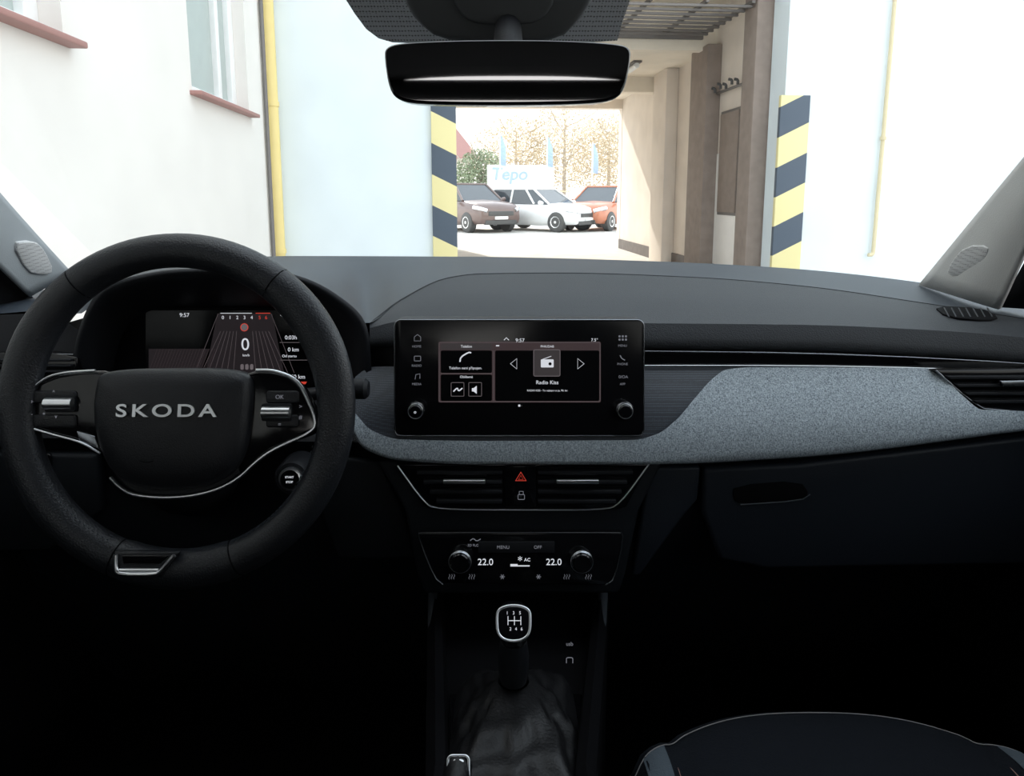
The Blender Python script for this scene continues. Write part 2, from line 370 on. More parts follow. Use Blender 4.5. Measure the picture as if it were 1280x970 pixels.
# --------- far yard
def car(name,u,v,ang,col,L=4.3,H=1.6,wd=.9):
    group(name)
    P=mat(name+'_paint',col,.3,coat=.6,spec=.5)
    o=B(u,v,0); a=math.radians(ang); ex=(RB*math.cos(a)+FB*math.sin(a)); ey=Vector((-ex.y,ex.x,0))
    def Q(x,y,z): return o+ex*x+ey*y+Vector((0,0,z))
    k=H/1.6; h=L/2
    st=[(-h,.80,.45,.85),(-h+.08,.88,.32,1.0),(-h+.5,.97,.25,1.05),(-h*.3,1,.22,1.04),(h*.3,1,.22,1.03),(h*.55,.99,.24,1.0),(h-.35,.95,.27,.93),(h-.08,.90,.28,.84),(h,.82,.34,.70)]
    rings=[]
    for x,w,zb,zt in st:
        w*=wd; zb*=k; zt*=k
        rings.append([Q(x,-w*.9,zb),Q(x,-w,zb+.15),Q(x,-w,(zb+zt)/2),Q(x,-w*.96,zt-.06),Q(x,-w*.8,zt),Q(x,0,zt+.03),Q(x,w*.8,zt),Q(x,w*.96,zt-.06),Q(x,w,(zb+zt)/2),Q(x,w,zb+.15),Q(x,w*.9,zb)])
    K=11; vs=[p for r in rings for p in r]; fs=[(j*K+i,j*K+(i+1)%K,(j+1)*K+(i+1)%K,(j+1)*K+i) for j in range(len(rings)-1) for i in range(K)]
    fs+=[tuple(range(K)),tuple(range((len(rings)-1)*K,len(rings)*K))]
    mesh('body',vs,fs,P,True)
    G=mat(name+'_glass',(.06,.07,.08),.05,spec=.8)
    gb=[(-h+.25,.80),(-h*.3,.86),(h*.2,.86),(h*.48,.80)]; gt=[(-h+.55,.66),(-h*.3,.70),(-.05,.70),(h*.12,.64)]
    vs=[Q(x,s*w*wd/.9,1.0*k) for s in(-1,1) for x,w in gb]+[Q(x,s*w*wd/.9,(1.52)*k) for s in(-1,1) for x,w in gt]
    fs=[]
    for s in (0,4):
        for i in range(3): fs.append((s+i,s+i+1,8+s+i+1,8+s+i))
    fs+=[(0,4,12,8),(3,7,15,11),(8,9,13,12),(9,10,14,13),(10,11,15,14)]
    mesh('windows',vs,fs,G)
    vs=[Q(x,s*w*wd/.9,(1.50+dz)*k) for dz in (0,.08) for s in(-1,1) for x,w in gt]
    fs=[(0,1,5,4),(1,2,6,5),(2,3,7,6),(8,9,13,12),(9,10,14,13),(10,11,15,14),(0,1,9,8),(1,2,10,9),(2,3,11,10),(4,5,13,12),(5,6,14,13),(6,7,15,14),(0,4,12,8),(3,7,15,11)]
    bev(mesh('roof',vs,fs,P),.03)
    for s in (-1,1):
        for i in range(4):
            p=gb[i];q=gt[i]; tube('roof_post',[Q(p[0],s*p[1]*wd/.9,1.0*k),Q(q[0],s*q[1]*wd/.9,1.53*k)],.04,P,sm=0)
        for x in (-h*.62,h*.64):
            c=Q(x,s*(wd-.12),.34); lathe('wheel',c,ey*s,[(.2,-.1),(.34,-.1),(.34,.1),(.30,.13),(.21,.13)],X['fgrey'],24)
            lathe('rim',c,ey*s,[(.2,.10),(.2,.135),(.05,.11),(.05,.14)],M['chrome'],10)
        tube('wing_mirror',[Q(h*.38,s*(wd+.02),1.03*k),Q(h*.38,s*(wd+.16),1.06*k)],.07,P,sm=0)
        tube('headlight',[Q(h-.35,s*wd*.95,.80*k),Q(h-.08,s*wd*.84,.76*k),Q(h+.0,s*wd*.62,.70*k)],.07,M['chrome'],sm=1)
        tube('taillight',[Q(-h+.3,s*wd*.93,.95*k),Q(-h+.03,s*wd*.8,.93*k)],.06,X['sill'],sm=0)
    def bx(n,x0,x1,y0,y1,z0,z1,m):
        vs=[Q(x,y,z) for z in(z0,z1) for y in(y0,y1) for x in (x0,x1)]
        bev(mesh(n,vs,[(0,1,3,2),(4,5,7,6),(0,1,5,4),(2,3,7,6),(0,2,6,4),(1,3,7,5)],m),.02)
    bx('grille',h-.06,h+.03,-.5,.5,.54*k,.68*k,X['fgrey']); bx('lower_intake',h-.1,h+.03,-.62,.62,.26*k,.40*k,X['fgrey'])
    bx('licence_plate',h+.0,h+.05,-.26,.26,.42*k,.52*k,X['wf'])
def yd(px,v): return uz(px,260,v)[0]
car('brown_suv',yd(584,24.5),24.5,-60,(.16,.11,.10),4.3,1.68)
car('white_hatchback',yd(674,24.4),24.4,-44,(.78,.79,.80),4.2,1.5)
car('orange_suv',yd(756,25),25,-128,(.50,.18,.10),4.1,1.6)
X['sign']=mat('sign_white',(.88,.90,.93),.5); X['blue']=mat('sign_blue',(.36,.48,.70),.5)
group('dealer_sign')
vS=30
a=uz(609,206,vS); b=uz(692,238,vS)
bbox('board',a[0],b[0],vS,vS+.1,b[1],a[1],X['sign'],.02)
for u in (a[0]+.3,b[0]-.3): bbox('leg',u,u+.1,vS+.02,vS+.1,0,b[1],X['fgrey'])
cu=bpy.data.curves.new('t','FONT'); cu.body='Tepo'; cu.size=.75; cu.extrude=.01; cu.offset=.012; cu.shear=.15; o=bpy.data.objects.new('sign_lettering',cu); o.location=B(a[0]+.15,vS-.02,b[1]+.46); o.rotation_euler=(math.pi/2,0,TH); reg(o,X['blue'])
for px,py in ((625,168),(684,170),(741,178)):
    group('feather_flag'); u,z=uz(px,py,27)
    lathe('mast',B(u,27,0),(0,0,1),[(.03,0),(.03,z)],X['wf'],8)
    vs=[];n=10
    for i in range(n):
        t=i/(n-1); zz=z-.03-t*1.15; w_=.20*min(1,.25+t*2.2); vs+=[B(u+.02,27,zz),B(u+.03+w_,27+.05*math.sin(t*6),zz-.04)]
    mesh('banner',vs,[(2*i,2*i+1,2*i+3,2*i+2) for i in range(n-1)],X['blue'])
group('neighbour_house')
a=uz(560,196,48); b=uz(592,196,48)
bbox('walls',a[0]-3,b[0],48,54,0,a[1],X['left'])
zr=uz(570,158,48)[1]; vs=[B(a[0]-3.3,47.6,a[1]-.1),B(b[0]+.4,47.6,a[1]-.1),B(b[0]+.4,54.4,a[1]-.1),B(a[0]-3.3,54.4,a[1]-.1),B(a[0]-2,51,zr+.6),B(b[0]-1.5,51,zr+.6)]
mesh('roof',vs,[(0,1,5,4),(1,2,5),(2,3,4,5),(3,0,4),(0,1,2,3)],X['sill'])
X['leaf']=mat('autumn_leaves',(.58,.48,.34),.8,var=.25,vscale=1); X['leafg']=mat('green_leaves',(.24,.28,.18),.8,var=.3,vscale=1); X['bark']=mat('bark',(.48,.42,.36),.9)
def tree(u,v,h,r,m,n=1500,cz=.6):
    group('tree' if m is X['leaf'] else 'conifer_shrub')
    lathe('trunk',B(u,v,0),(0,0,1),[(.14,0),(.10,h*.5),(.03,h*.85)],X['bark'],8)
    for k in range(9):
        a=k*2.4; z=h*(.3+.06*k); tube('branch',[B(u,v,z),B(u+math.cos(a)*r*.5,v+math.sin(a)*r*.4,z+.6),B(u+math.cos(a)*r*.85,v+math.sin(a)*r*.7,z+1.3)],.03,X['bark'])
    vs=[];fs=[]
    for i in range(n):
        while True:
            p=Vector((random.uniform(-1,1),random.uniform(-1,1),random.uniform(-1,1)))
            if p.length<1: break
        c=B(u+p.x*r,v+p.y*r,h*cz+p.z*h*(1-cz))
        q=Vector((random.uniform(-1,1),random.uniform(-1,1),random.uniform(-1,1))).normalized()*.07; s=q.orthogonal().normalized()*.05
        k=len(vs); vs+=[c-q,c+s,c+q,c-s]; fs.append((k,k+1,k+2,k+3))
    mesh('leaves',vs,fs,m)
tree(yd(602,36),36,3.6,1.5,X['leafg'],4500,.55)
for px,v,h,r in ((645,44,6.2,3),(705,42,6.8,3),(760,45,6.4,3),(800,40,7,3)): tree(yd(px,v),v,h,r,X['leaf'],5000)
group('yard_fence')
for k in range(26):
    u=-4+k*.7; bbox('fence_post',u,u+.05,34,34.05,0,1.5,X['oc'])
for z in (.4,1.4): bbox('fence_rail',-4,14,34,34.04,z,z+.04,X['oc'])

# ================================================================== CAR SHELL
group('windshield')
wp0=V(0,1.47,1.085); wp1=V(0,.60,1.525)
wd_=(wp1-wp0).normalized(); wn=Vector((1,0,0)).cross(wd_)
if wn.dot(C-wp0)<0: wn=-wn
WS=Pl(wp0,wn)
Gd=[]
for j in range(7):
    s=j/6; p=wp0.lerp(wp1,s); hw=.80-.14*s
    Gd.append([V(x/8*hw,p.y-.10*(x/8)**2*(1-s*.9),p.z) for x in range(-8,9)])
grid('glass',Gd,M['glass'])
group('sensor_housing')
prism('frit_patch',[(415,-40),(437,2),(465,40),(500,50),(770,50),(775,30),(785,0),(800,-40)],WS,.004,.006,M['frit'],0,1)
hp=plane(620,0,.63,-20)
prism('housing',[(492,-60),(503,0),(520,28),(548,50),(600,54),(650,54),(700,50),(724,28),(742,0),(752,-60)],hp,-.03,.0,M['housing'],.006,1)
prism('camera_cover',[(560,-60),(566,0),(580,22),(600,30),(660,30),(680,22),(694,0),(700,-60)],hp,0,.006,M['housing'],.003,1)
group('rearview_mirror')
mp=plane(635,90,.55,-2.35)
shape=[(479,72),(480,58),(500,52),(560,49),(635,48),(710,49),(770,53),(790,58),(789,78),(783,108),(772,124),(740,129),(640,131),(530,130),(498,126),(485,112)]
prism('shell',shape,mp,-.028,.0,M['gloss'],.006,2)
cx,cy=635,89
ins=[(cx+(x-cx)*.978,cy+(y-cy)*.92) for x,y in shape]
prism('mirror_glass',ins,mp,.0,.0012,M['mirror'],.0,2)
tube('stem',[mp.hit(635,70,-.02),mp.hit(635,40,-.04),hp.hit(635,34,.008)],.012,M['dark'])

def pillar(name,rows,m):
    group(name); G=[[W(*p) for p in r] for r in rows]
    Gt=[catcol(list(r),4) for r in G]; cols=list(zip(*Gt)); cols=[catcol(list(c),5) for c in cols]
    grid('trim_panel',[list(r) for r in cols],m,solid=.006)
    return G
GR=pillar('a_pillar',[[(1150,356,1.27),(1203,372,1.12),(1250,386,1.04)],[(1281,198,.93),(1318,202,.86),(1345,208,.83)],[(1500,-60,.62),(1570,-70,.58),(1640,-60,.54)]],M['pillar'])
pl=plane3(GR[0][0],GR[0][2],GR[1][1])
prism('tweeter_grille',[(1188,344),(1194,326),(1212,306),(1242,305),(1241,318),(1222,344)],pl,.0,.008,M['twt'],.002,1)
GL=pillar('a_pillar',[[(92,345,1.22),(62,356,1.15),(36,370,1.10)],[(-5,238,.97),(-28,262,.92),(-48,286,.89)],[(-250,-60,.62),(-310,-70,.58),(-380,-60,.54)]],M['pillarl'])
pl=plane3(GL[0][0],GL[0][2],GL[1][1])
prism('tweeter_grille',[(10,302),(38,299),(50,310),(63,338),(48,342),(28,338)],pl,.0,.008,M['twt'],.002,1)
group('car_roof')
Gd=[]
for j in range(9):
    y=.57-2.37*j/8
    Gd.append([V(x/6*.66,y,1.545+.03*math.sin(j/8*math.pi)-.05*(abs(x)/6)**3) for x in range(-6,7)])
grid('headliner',Gd,M['head'],solid=.02)
tube('rear_header',[V(-.66,-1.8,1.48),V(.66,-1.8,1.48)],.04,M['head'],sm=0)
for s in (-1,1):
    tube('cant_rail',[V(s*.66,.57,1.50),V(s*.69,0,1.5),V(s*.66,-1.8,1.46)],.035,M['head'])
    tube('b_pillar',[V(s*.68,-.15,1.49),V(s*.76,-.15,1.0)],.05,M['dark'],sm=0)
    tube('c_pillar',[V(s*.66,-1.75,1.47),V(s*.72,-1.95,1.0)],.12,M['head'],sm=0)
for s,nm in ((-1,'door_1'),(1,'door_2')):
    group(nm)
    G=[]
    for (z,off) in ((.3,0),(.5,0),(.62,-.01),(.72,-.045),(.76,-.05),(.82,-.01),(.93,0),(1.0,.0),(1.02,.03)):
        G.append([V(s*(.755+off),y,z) for y in (-2.0,-1.,-.3,.2,.5,.8,1.0,1.35)])
    grid('door_trim',G,M['black'],solid=.02)
    grid('side_glass',[[V(s*.775,-1.85,1.02),V(s*.775,-.15,1.02),V(s*.775,.95,1.02)],[V(s*.67,-1.7,1.48),V(s*.69,-.15,1.49),V(s*.67,.55,1.47)]],M['tint'],False)
    tube('window_seal',[V(s*.77,-1.9,1.03),V(s*.77,1.0,1.03),V(s*.765,1.1,1.05)],.012,M['black'],sm=0)
    tube('grab_handle',[V(s*.72,.35,.80),V(s*.67,.38,.84),V(s*.67,.6,.86),V(s*.72,.66,.86)],.014,M['dark'])
    if s==1: G=[[W(1250,383,1.06),W(1346,208,.85),W(1450,20,.72)],[W(1360,390,.97),W(1400,300,.86),W(1480,80,.74)]]
    else: G=[[W(48,378,1.12),W(36,369,1.11),W(-50,284,.9),W(-200,80,.72)],[W(20,412,1.0),W(-60,412,1.0),W(-110,330,.87),W(-260,120,.74)]]
    grid('sail_panel',G,M['black'],solid=.004)
group('car_floor')
def wbox(n,x0,x1,y0,y1,z0,z1,m,bevel=0):
    vs=[V(x,y,z) for z in(z0,z1) for y in(y0,y1) for x in (x0,x1)]
    o=mesh(n,vs,[(0,1,3,2),(4,5,7,6),(0,1,5,4),(2,3,7,6),(0,2,6,4),(1,3,7,5)],m)
    if bevel: bev(o,bevel)
    return o
wbox('carpet',-.78,.78,-2.1,1.5,.28,.33,M['carpet'])
wbox('firewall',-.78,.78,1.45,1.5,.28,1.0,M['carpet'])
wbox('tailgate',-.78,.78,-2.1,-2.05,.3,1.05,M['dark'])
wbox('parcel_shelf',-.76,.76,-2.05,-1.5,.95,.98,M['dark'])
group('rear_bench_seat')
wbox('bench_cushion',-.66,.66,-1.25,-.75,.45,.66,M['seat'],.05)
wbox('bench_back',-.66,.66,-1.48,-1.3,.60,1.12,M['seat'],.05)
for x in (-.42,.42):
    wbox('headrest',x-.16,x+.16,-1.46,-1.34,1.14,1.36,M['seat'],.04)
    for q in (-.05,.05): tube('headrest_post',[V(x+q,-1.4,1.05),V(x+q,-1.4,1.2)],.007,M['dchrome'],sm=0)

# ================================================================== DASHBOARD
group('dashboard')
r0=[(-300,400,1.15),(0,372,1.2),(100,352,1.3),(200,330,1.38),(370,320,1.44),(600,321,1.46),(800,326,1.46),(980,335,1.42),(1150,353,1.32),(1280,378,1.2),(1500,420,1.1)]
rf=[(-300,420,.93),(0,392,.93),(60,388,.92),(100,392,.90),(130,362,.88),(190,343,.87),(250,338,.865),(320,338,.865),(380,350,.87),(425,375,.88),(458,404,.89),(500,376,.97),(560,348,1.08),(600,343,1.12),(700,342,1.14),(860,347,1.14),(1000,358,1.12),(1170,382,1.05),(1280,400,.98),(1500,430,.9)]
f0y=pchip([a[0] for a in r0],[a[1] for a in r0]); f0Y=pchip([a[0] for a in r0],[a[2] for a in r0])
rm=[(q[0],(q[1]+f0y(q[0]))/2-1.5,(q[2]+f0Y(q[0]))/2) for q in rf]
surf('top_deck',[r0,rm,rf],-300,1500,300,M['hood'],nv=4)
rA=[(462,404,.900),(500,375,.975),(560,347,1.085),(600,342,1.125),(700,341,1.145),(860,346,1.145),(1000,357,1.125),(1170,381,1.055),(1280,398,.985),(1500,430,.9)]
rB=[(462,406,.895),(500,388,.93),(600,368,.99),(860,372,1.0),(1000,378,1.0),(1170,395,.965),(1280,408,.93),(1500,440,.88)]
rC=[(462,410,.89),(500,402,.895),(640,402,.895),(810,404,.895),(1000,406,.895),(1170,413,.895),(1280,422,.885),(1500,450,.86)]
rD=[(462,430,.885),(500,428,.885),(810,431,.885),(1000,433,.885),(1170,441,.885),(1280,449,.88),(1500,470,.85)]
rE=[(462,436,.90),(500,434,.90),(810,437,.90),(1000,439,.90),(1170,447,.90),(1280,455,.895),(1500,476,.865)]
surf('soft_pad',[rA,rB,rC],462,1500,160,M['pad'],nv=5)
surf('soft_pad_lip',[rC,rD,rE],462,1500,120,M['pad'],nv=3)
tube('pad_edge_seam',[W(x,rowf(rA)[0](x)+.6,rowf(rA)[1](x)-.003) for x in range(464,1300,12)],.0012,M['dark'],sm=0)
out=[(84,520,.90),(90,455,.89),(102,403,.885),(129,360,.88),(190,341,.87),(250,336,.865),(320,336,.865),(381,348,.87),(427,373,.88),(456,403,.885),(464,450,.885),(464,520,.89)]
ou0=[(a,b-1,c+.03) for a,b,c in out]
o2=[(a+(250-a)*.03,b+4,c-.003) for a,b,c in out]
mid=[(112,515,.90),(116,455,.90),(126,412,.90),(148,376,.895),(198,356,.885),(250,351,.88),(320,351,.88),(372,362,.885),(412,384,.89),(438,412,.895),(448,452,.895),(448,515,.90)]
inn=[(150,510,.96),(152,460,.96),(158,425,.96),(172,402,.96),(205,388,.96),(250,386,.96),(320,386,.96),(365,388,.96),(398,394,.96),(418,416,.96),(426,455,.96),(426,510,.96)]
grid('instrument_hood',[catcol([W(*p) for p in r],5) for r in (ou0,out,o2,mid,inn)],M['dark'])
surf('fascia_left',[[(-300,415,.93),(60,392,.92),(108,420,.90)],[(-300,470,.91),(108,470,.905)],[(-300,545,.87),(108,548,.862)]],-300,108,20,M['dark'])
surf('fascia_under_cluster',[[(108,486,.93),(450,486,.93)],[(108,500,.90),(450,500,.90)],[(108,548,.862),(450,553,.862)]],108,450,20,M['dark'])
surf('fascia',[[(450,430,.92),(810,434,.905),(1170,444,.905),(1500,470,.88)],
 [(450,470,.905),(1170,468,.905),(1500,480,.88)],
 [(450,553,.862),(500,573,.846),(800,577,.842),(1000,569,.842),(1290,535,.842),(1500,515,.83)]],450,1500,100,M['dark'])
surf('lower_fascia',[[(-300,545,.87),(440,552,.862),(500,575,.846),(800,579,.842),(1000,571,.842),(1290,537,.842),(1500,517,.83)],
 [(-300,552,.885),(440,560,.88),(500,581,.872),(800,585,.87),(1000,577,.87),(1290,543,.87),(1500,523,.86)],
 [(-300,640,.87),(500,650,.87),(1290,620,.86),(1500,600,.85)],
 [(-300,720,.93),(500,720,.93),(1290,700,.93),(1500,690,.93)],
 [(-300,860,1.2),(500,860,1.2),(1290,860,1.2),(1500,850,1.2)],
 [(-300,1100,1.35),(500,1100,1.35),(1290,1100,1.35),(1500,1100,1.35)]],-300,1500,80,M['stack'])
kn=plane(110,600,.862,0)
prism('knee_panel',[(-200,566),(120,568),(128,640),(60,690),(-200,690)],kn,-.02,.0,M['stack'],.006)
prism('light_switch',rrect(34,566,66,590,4),kn,.0,.004,M['gloss'],.001)
prism('knee_panel_right',[(400,566),(478,580),(505,640),(520,700),(420,700),(400,640)],kn,-.02,.0,M['stack'],.006)
def band(name,Tt,Bb,x0,x1,nx,m,Yf,off=0,nr=12,roll=True):
    ft=pchip([a[0] for a in Tt],[a[1] for a in Tt]); fb=pchip([a[0] for a in Bb],[a[1] for a in Bb])
    G=[]
    for j in range(nr+1):
        G.append([W(x,ft(x)+(fb(x)-ft(x))*j/nr,Yf(x,ft(x)+(fb(x)-ft(x))*j/nr)-off) for x in [x0+(x1-x0)*i/nx for i in range(nx+1)]])
    if roll:
        G.append([W(x,fb(x)+2.5,Yf(x,fb(x))-off+.004) for x in [x0+(x1-x0)*i/nx for i in range(nx+1)]])
        G.append([W(x,fb(x)+1.5,Yf(x,fb(x))-off+.03) for x in [x0+(x1-x0)*i/nx for i in range(nx+1)]])
    return grid(name,G,m)
BT=[(436,528),(455,558),(500,573),(600,578),(800,578),(1000,569),(1290,535),(1500,512)]
fbt=pchip([a[0] for a in BT],[a[1] for a in BT])
def YF(x,y):
    s=min(1,max(0,(y-452)/(fbt(x)-452))); return .895-.065*math.sin(s*math.pi/2*.95)
band('patterned_panel',[(436,505),(445,470),(470,458),(1500,462)],[(436,520),(460,545),(800,560),(1500,510)],436,1180,90,M['pattern'],YF,0,8,False)
band('textile_trim',[(436,505),(447,520),(465,538),(500,549),(600,551),(790,550),(820,543),(845,525),(870,496),(890,474),(908,462),(940,459),(1158,460),(1175,468),(1205,496),(1228,512),(1500,518)],BT,436,1500,320,M['fabric'],YF,.004,14)
band('gloss_strip',[(806,441),(1165,447),(1500,461)],[(806,455),(1165,460),(1500,473)],806,1500,40,M['gloss'],lambda x,y:.893,.004,3,False)
tube('strip_chrome',[W(806,439,.886),W(1000,441,.886),W(1180,448,.886),W(1400,462,.88)],.0009,M['dchrome'],sm=1)
tube('strip_chrome_lower',[W(806,457,.886),W(1000,457,.886),W(1165,460,.886),W(1400,470,.88)],.0010,M['chrome'],sm=1)
band('strip_left',[(-300,440),(90,444)],[(-300,462),(90,462)],-300,92,10,M['gloss'],lambda x,y:.893,.004,3,False)
tube('strip_left_chrome',[W(-200,438,.886),W(92,443,.886)],.0009,M['dchrome'],sm=0)
gp=plane(1050,620,.848,-2)
prism('glovebox_door',[(880,586),(1000,580),(1300,545),(1420,530),(1420,700),(1290,706),(960,712),(900,700),(878,640)],gp,-.02,.0,M['lower'],.006)
prism('glovebox_handle',[(918,606),(1000,600),(1012,618),(1000,624),(925,630),(915,622)],gp,0,.002,M['black'],.001,1)
ptube('handle_edge',[(925,630),(1000,625),(1012,617)],gp,.002,.0008,M['rail'],sm=1)
prism('dash_end_trim',[(812,585),(876,584),(872,625),(855,645),(800,720),(790,720)],gp,-.02,.0,M['lower'],.004)
tp=plane3(W(1170,381,1.055),W(1170,395,.965),W(1280,398,.985))
prism('side_defroster',[(1166,384),(1225,387),(1250,398),(1235,403),(1182,398)],tp,.0005,.003,M['black'],.001,1)
for k in range(7): ptube('defroster_rib',[(1180+k*9,387.5),(1186+k*9,399)],tp,.003,.0010,M['pad'],sm=0)
group('air_vent')
vp=plane(1225,485,.868,8)
prism('vent_body',[(1166,462),(1300,460),(1420,462),(1420,514),(1232,514),(1205,496),(1180,472)],vp,-.02,.004,M['gloss'],.002)
for k,y in enumerate((469,479,489,499)): prism('louvre',[(1178+k*11,y),(1420,y-1),(1420,y+3),(1182+k*11,y+4)],vp,.003,.010,M['dark'],.001)
ptube('vent_chrome',[(1166,462),(1205,497),(1232,514),(1420,516)],vp,.006,.0012,M['dchrome'],sm=1)
prism('vent_tab',[(1240,474),(1300,473),(1300,480),(1243,481)],vp,.010,.016,M['dchrome'],.001)
group('air_vent')
vp=plane(50,455,.885,8)
prism('vent_body',[(-80,440),(60,440),(98,446),(98,466),(-80,474)],vp,-.02,.003,M['gloss'],.002)
for y in (448,455,462): prism('louvre',[(-80,y),(94,y),(94,y+3),(-80,y+3)],vp,.003,.010,M['dark'],.001)
group('center_vents')
sp=plane(650,605,.838,4)
prism('stack_body',[(470,578),(830,580),(800,640),(783,720),(775,745),(530,745),(520,720),(505,640)],sp,-.06,-.004,M['stack'],.006)
prism('vent_bezel',[(495,580),(812,580),(783,634),(770,638),(540,638),(530,634)],sp,-.02,.0,M['gloss'],.002)
for (x0,x1) in ((522,628),(672,790)):
    for k,y in enumerate((586,598,610,622)):
        a=x0+(k*8 if x0<600 else 0); b=x1-(k*7 if x0>600 else 0)
        prism('louvre',[(a,y),(b,y),(b,y+5),(a,y+5)],sp,.0,.008,M['dark'],.001)
    xm=(x0+x1)/2+ (6 if x0<600 else -10)
    prism('vent_tab',[(xm-26,595.5),(xm+26,595.5),(xm+26,600.5),(xm-26,600.5)],sp,.008,.014,M['chrome'],.001)
ptube('vent_chrome',[(497,582),(530,628),(545,636),(640,637),(755,637),(775,630),(811,580)],sp,.001,.0011,M['chrome'],sm=2)
prism('switch_block',[(631,580),(670,580),(670,632),(631,632)],sp,.0,.006,M['gloss'],.0015)
ptube('hazard_triangle',[(651,588),(657.5,598.5),(644.5,598.5)],sp,.007,.0006,M['red'],cyc=True,sm=0)
ptube('hazard_triangle_inner',[(651,592),(654,597),(648,597)],sp,.007,.0003,M['red'],cyc=True,sm=0)
ptube('lock_icon',rrect(647.5,616,655.5,622,1),sp,.0065,.0004,M['dim'],cyc=True,sm=0); ptube('lock_shackle',[(649,616),(649,612),(654,612),(654,616)],sp,.0065,.0004,M['dim'],sm=0)
group('climate_control_panel')
cp=plane(650,695,.822,8)
prism('panel',[(524,664),(776,664),(779,672),(768,722),(758,730),(552,728),(543,720),(524,672)],cp,-.008,.004,M['gloss'],.002)
ptube('panel_chrome',[(776,664),(779,672),(768,722),(756,730)],cp,.004,.0007,M['dchrome'],sm=1)
ptube('panel_chrome_left',[(524,664),(524,672),(543,720),(554,729)],cp,.004,.0007,M['dchrome'],sm=1)
for px in (576,726):
    c=cp.hit(px,697,.004)
    lathe('knob_ring',c,cp.n,[(.0145,0),(.0145,.010),(.0128,.012),(.0115,.012)],M['dchrome'])
    lathe('knob_cap',c,cp.n,[(.0118,.0),(.0118,.014),(.0105,.0155)],M['gloss'])
    ptube('knob_chrome_ring',[(px+13.5*math.cos(a/10),697-13.5*math.sin(a/10)) for a in range(0,63,3)],cp,.014,.0007,M['chrome'],cyc=True,sm=0)  # thin chrome ring around each climate knob
for px in (607,692): text('22.0',px,701,8,cp,M['txt'],.005)
text('MENU',629,682,4,cp,M['dim'],.0062); text('OFF',672,682,4,cp,M['dim'],.0062); text('AC',659,698,4,cp,M['txt'],.005); text('*',650,699,9,cp,M['txt'],.005)
prism('fan_bar',[(638,705),(662,705),(662,706.2),(638,706.2)],cp,.004,.0048,M['txt']); prism('fan_bar_dim',[(638,703.5),(647,703.5),(647,705),(638,705)],cp,.004,.0049,M['txt'])
prism('button_row',[(598,675),(693,675),(693,689),(598,689)],cp,.004,.0055,M['dark'],.0008)
for px in (565,590,708,735):
    for q in (-3,0,3): ptube('seat_heat_icon',[(px+q,716),(px+q+1.2,718),(px+q-1,720),(px+q,722)],cp,.005,.00025,M['dim'],sm=1)
for px in (628,673):
    for a in range(3): ptube('fan_icon',[(px-3*math.cos(a*1.05),719-3*math.sin(a*1.05)),(px+3*math.cos(a*1.05),719+3*math.sin(a*1.05))],cp,.005,.0004,M['dim'],sm=0)
ptube('airflow_icon',[(588,674),(592,671),(596,675),(601,672)],cp,.005,.0005,M['dim'],sm=1)
text('3D FLOW',594,680,3,cp,M['dim'],.005)

group('infotainment_display')
ip=plane(650,472,.835,3)
prism('housing',rrect(492,399,806,547,9),ip,-.03,-.002,M['dark'],.002)
prism('glass_front',rrect(494,400,804,544,8),ip,-.003,.0,M['screen'],.001)
ptube('rim',rrect(493,400,805,545,8),ip,-.001,.0008,M['dchrome'],cyc=True,sm=0)
prism('active_area',rrect(548,427,751,503,2),ip,.0,.0004,M['pink'])
prism('left_tiles',rrect(551,438,615,466,2),ip,.0004,.0007,M['screen']); prism('right_tile',rrect(619,438,749,501,2),ip,.0004,.0007,M['screen'])
prism('lower_tile',rrect(551,468,615,501,2),ip,.0004,.0007,M['screen'])
ptube('frame_lines',rrect(549,428,750,502,2),ip,.0006,.00022,M['grey'],cyc=True,sm=0)
ptube('divider',[(617,438),(617,501)],ip,.0006,.00022,M['grey'],sm=0); ptube('divider',[(551,467),(615,467)],ip,.0006,.00022,M['grey'],sm=0)
prism('status_bar',rrect(551,429,615,437,1),ip,.0004,.0007,M['tile'])
Tt=lambda s,x,y,h,m='txt',al='CENTER': text(s,x,y,h,ip,M[m],.0010,al,.0001)
Tt('Telefon',583,433,3.2); Tt('9:57',650,425.5,4.6); Tt('7.5°',743,425,3.8); Tt('PHK/DAB',684,433,2.8)
ptube('status_icon',[(620,432),(624,432)],ip,.001,.0008,M['txt'],sm=0); ptube('wifi_icon',[(630,425),(633,422),(636,425)],ip,.001,.0005,M['txt'],sm=0)
ptube('handset_icon',[(575,452),(576,446),(586,440),(589,441)],ip,.0012,.0009,M['txt'],sm=1)
Tt('Telefon není připojen.',582,460,3.2); Tt('Oblíbené',583,471,3)
Tt('Radio Kiss',684,478,4.6); Tt('RADIO KISS - To nejlepsi co je, 90. let',684,488,2.2)
for x in (564,586): ptube('favourite_tile',rrect(x,478,x+16,495,1),ip,.001,.0003,M['grey'],cyc=True,sm=0)
ptube('fav_icon',[(567,489),(572,484),(573,489),(578,485)],ip,.0012,.0008,M['txt'],sm=1); prism('speaker_icon',[(590,485),(592,485),(596,482),(596,492),(592,489),(590,489)],ip,.001,.0014,M['txt'])
ptube('station_tile',rrect(667,437,700,470,2),ip,.001,.0004,M['grey'],cyc=True,sm=0); prism('station_tile_fill',rrect(667,437,700,470,2),ip,.0007,.0009,M['tile'])
prism('radio_icon',rrect(676,449,692,459,1),ip,.001,.0014,M['txt']); ptube('radio_aerial',[(678,449),(689,445)],ip,.0013,.0004,M['txt'],sm=0)
lathe('radio_dial',ip.hit(687.5,454.5,.0014),ip.n,[(.0020,0),(.0020,.0004)],M['screen'])
ptube('arrow_prev',[(646,448),(638,454.5),(646,461)],ip,.001,.0004,M['txt'],cyc=True,sm=0); ptube('arrow_next',[(722,448),(730,454.5),(722,461)],ip,.001,.0004,M['txt'],cyc=True,sm=0)
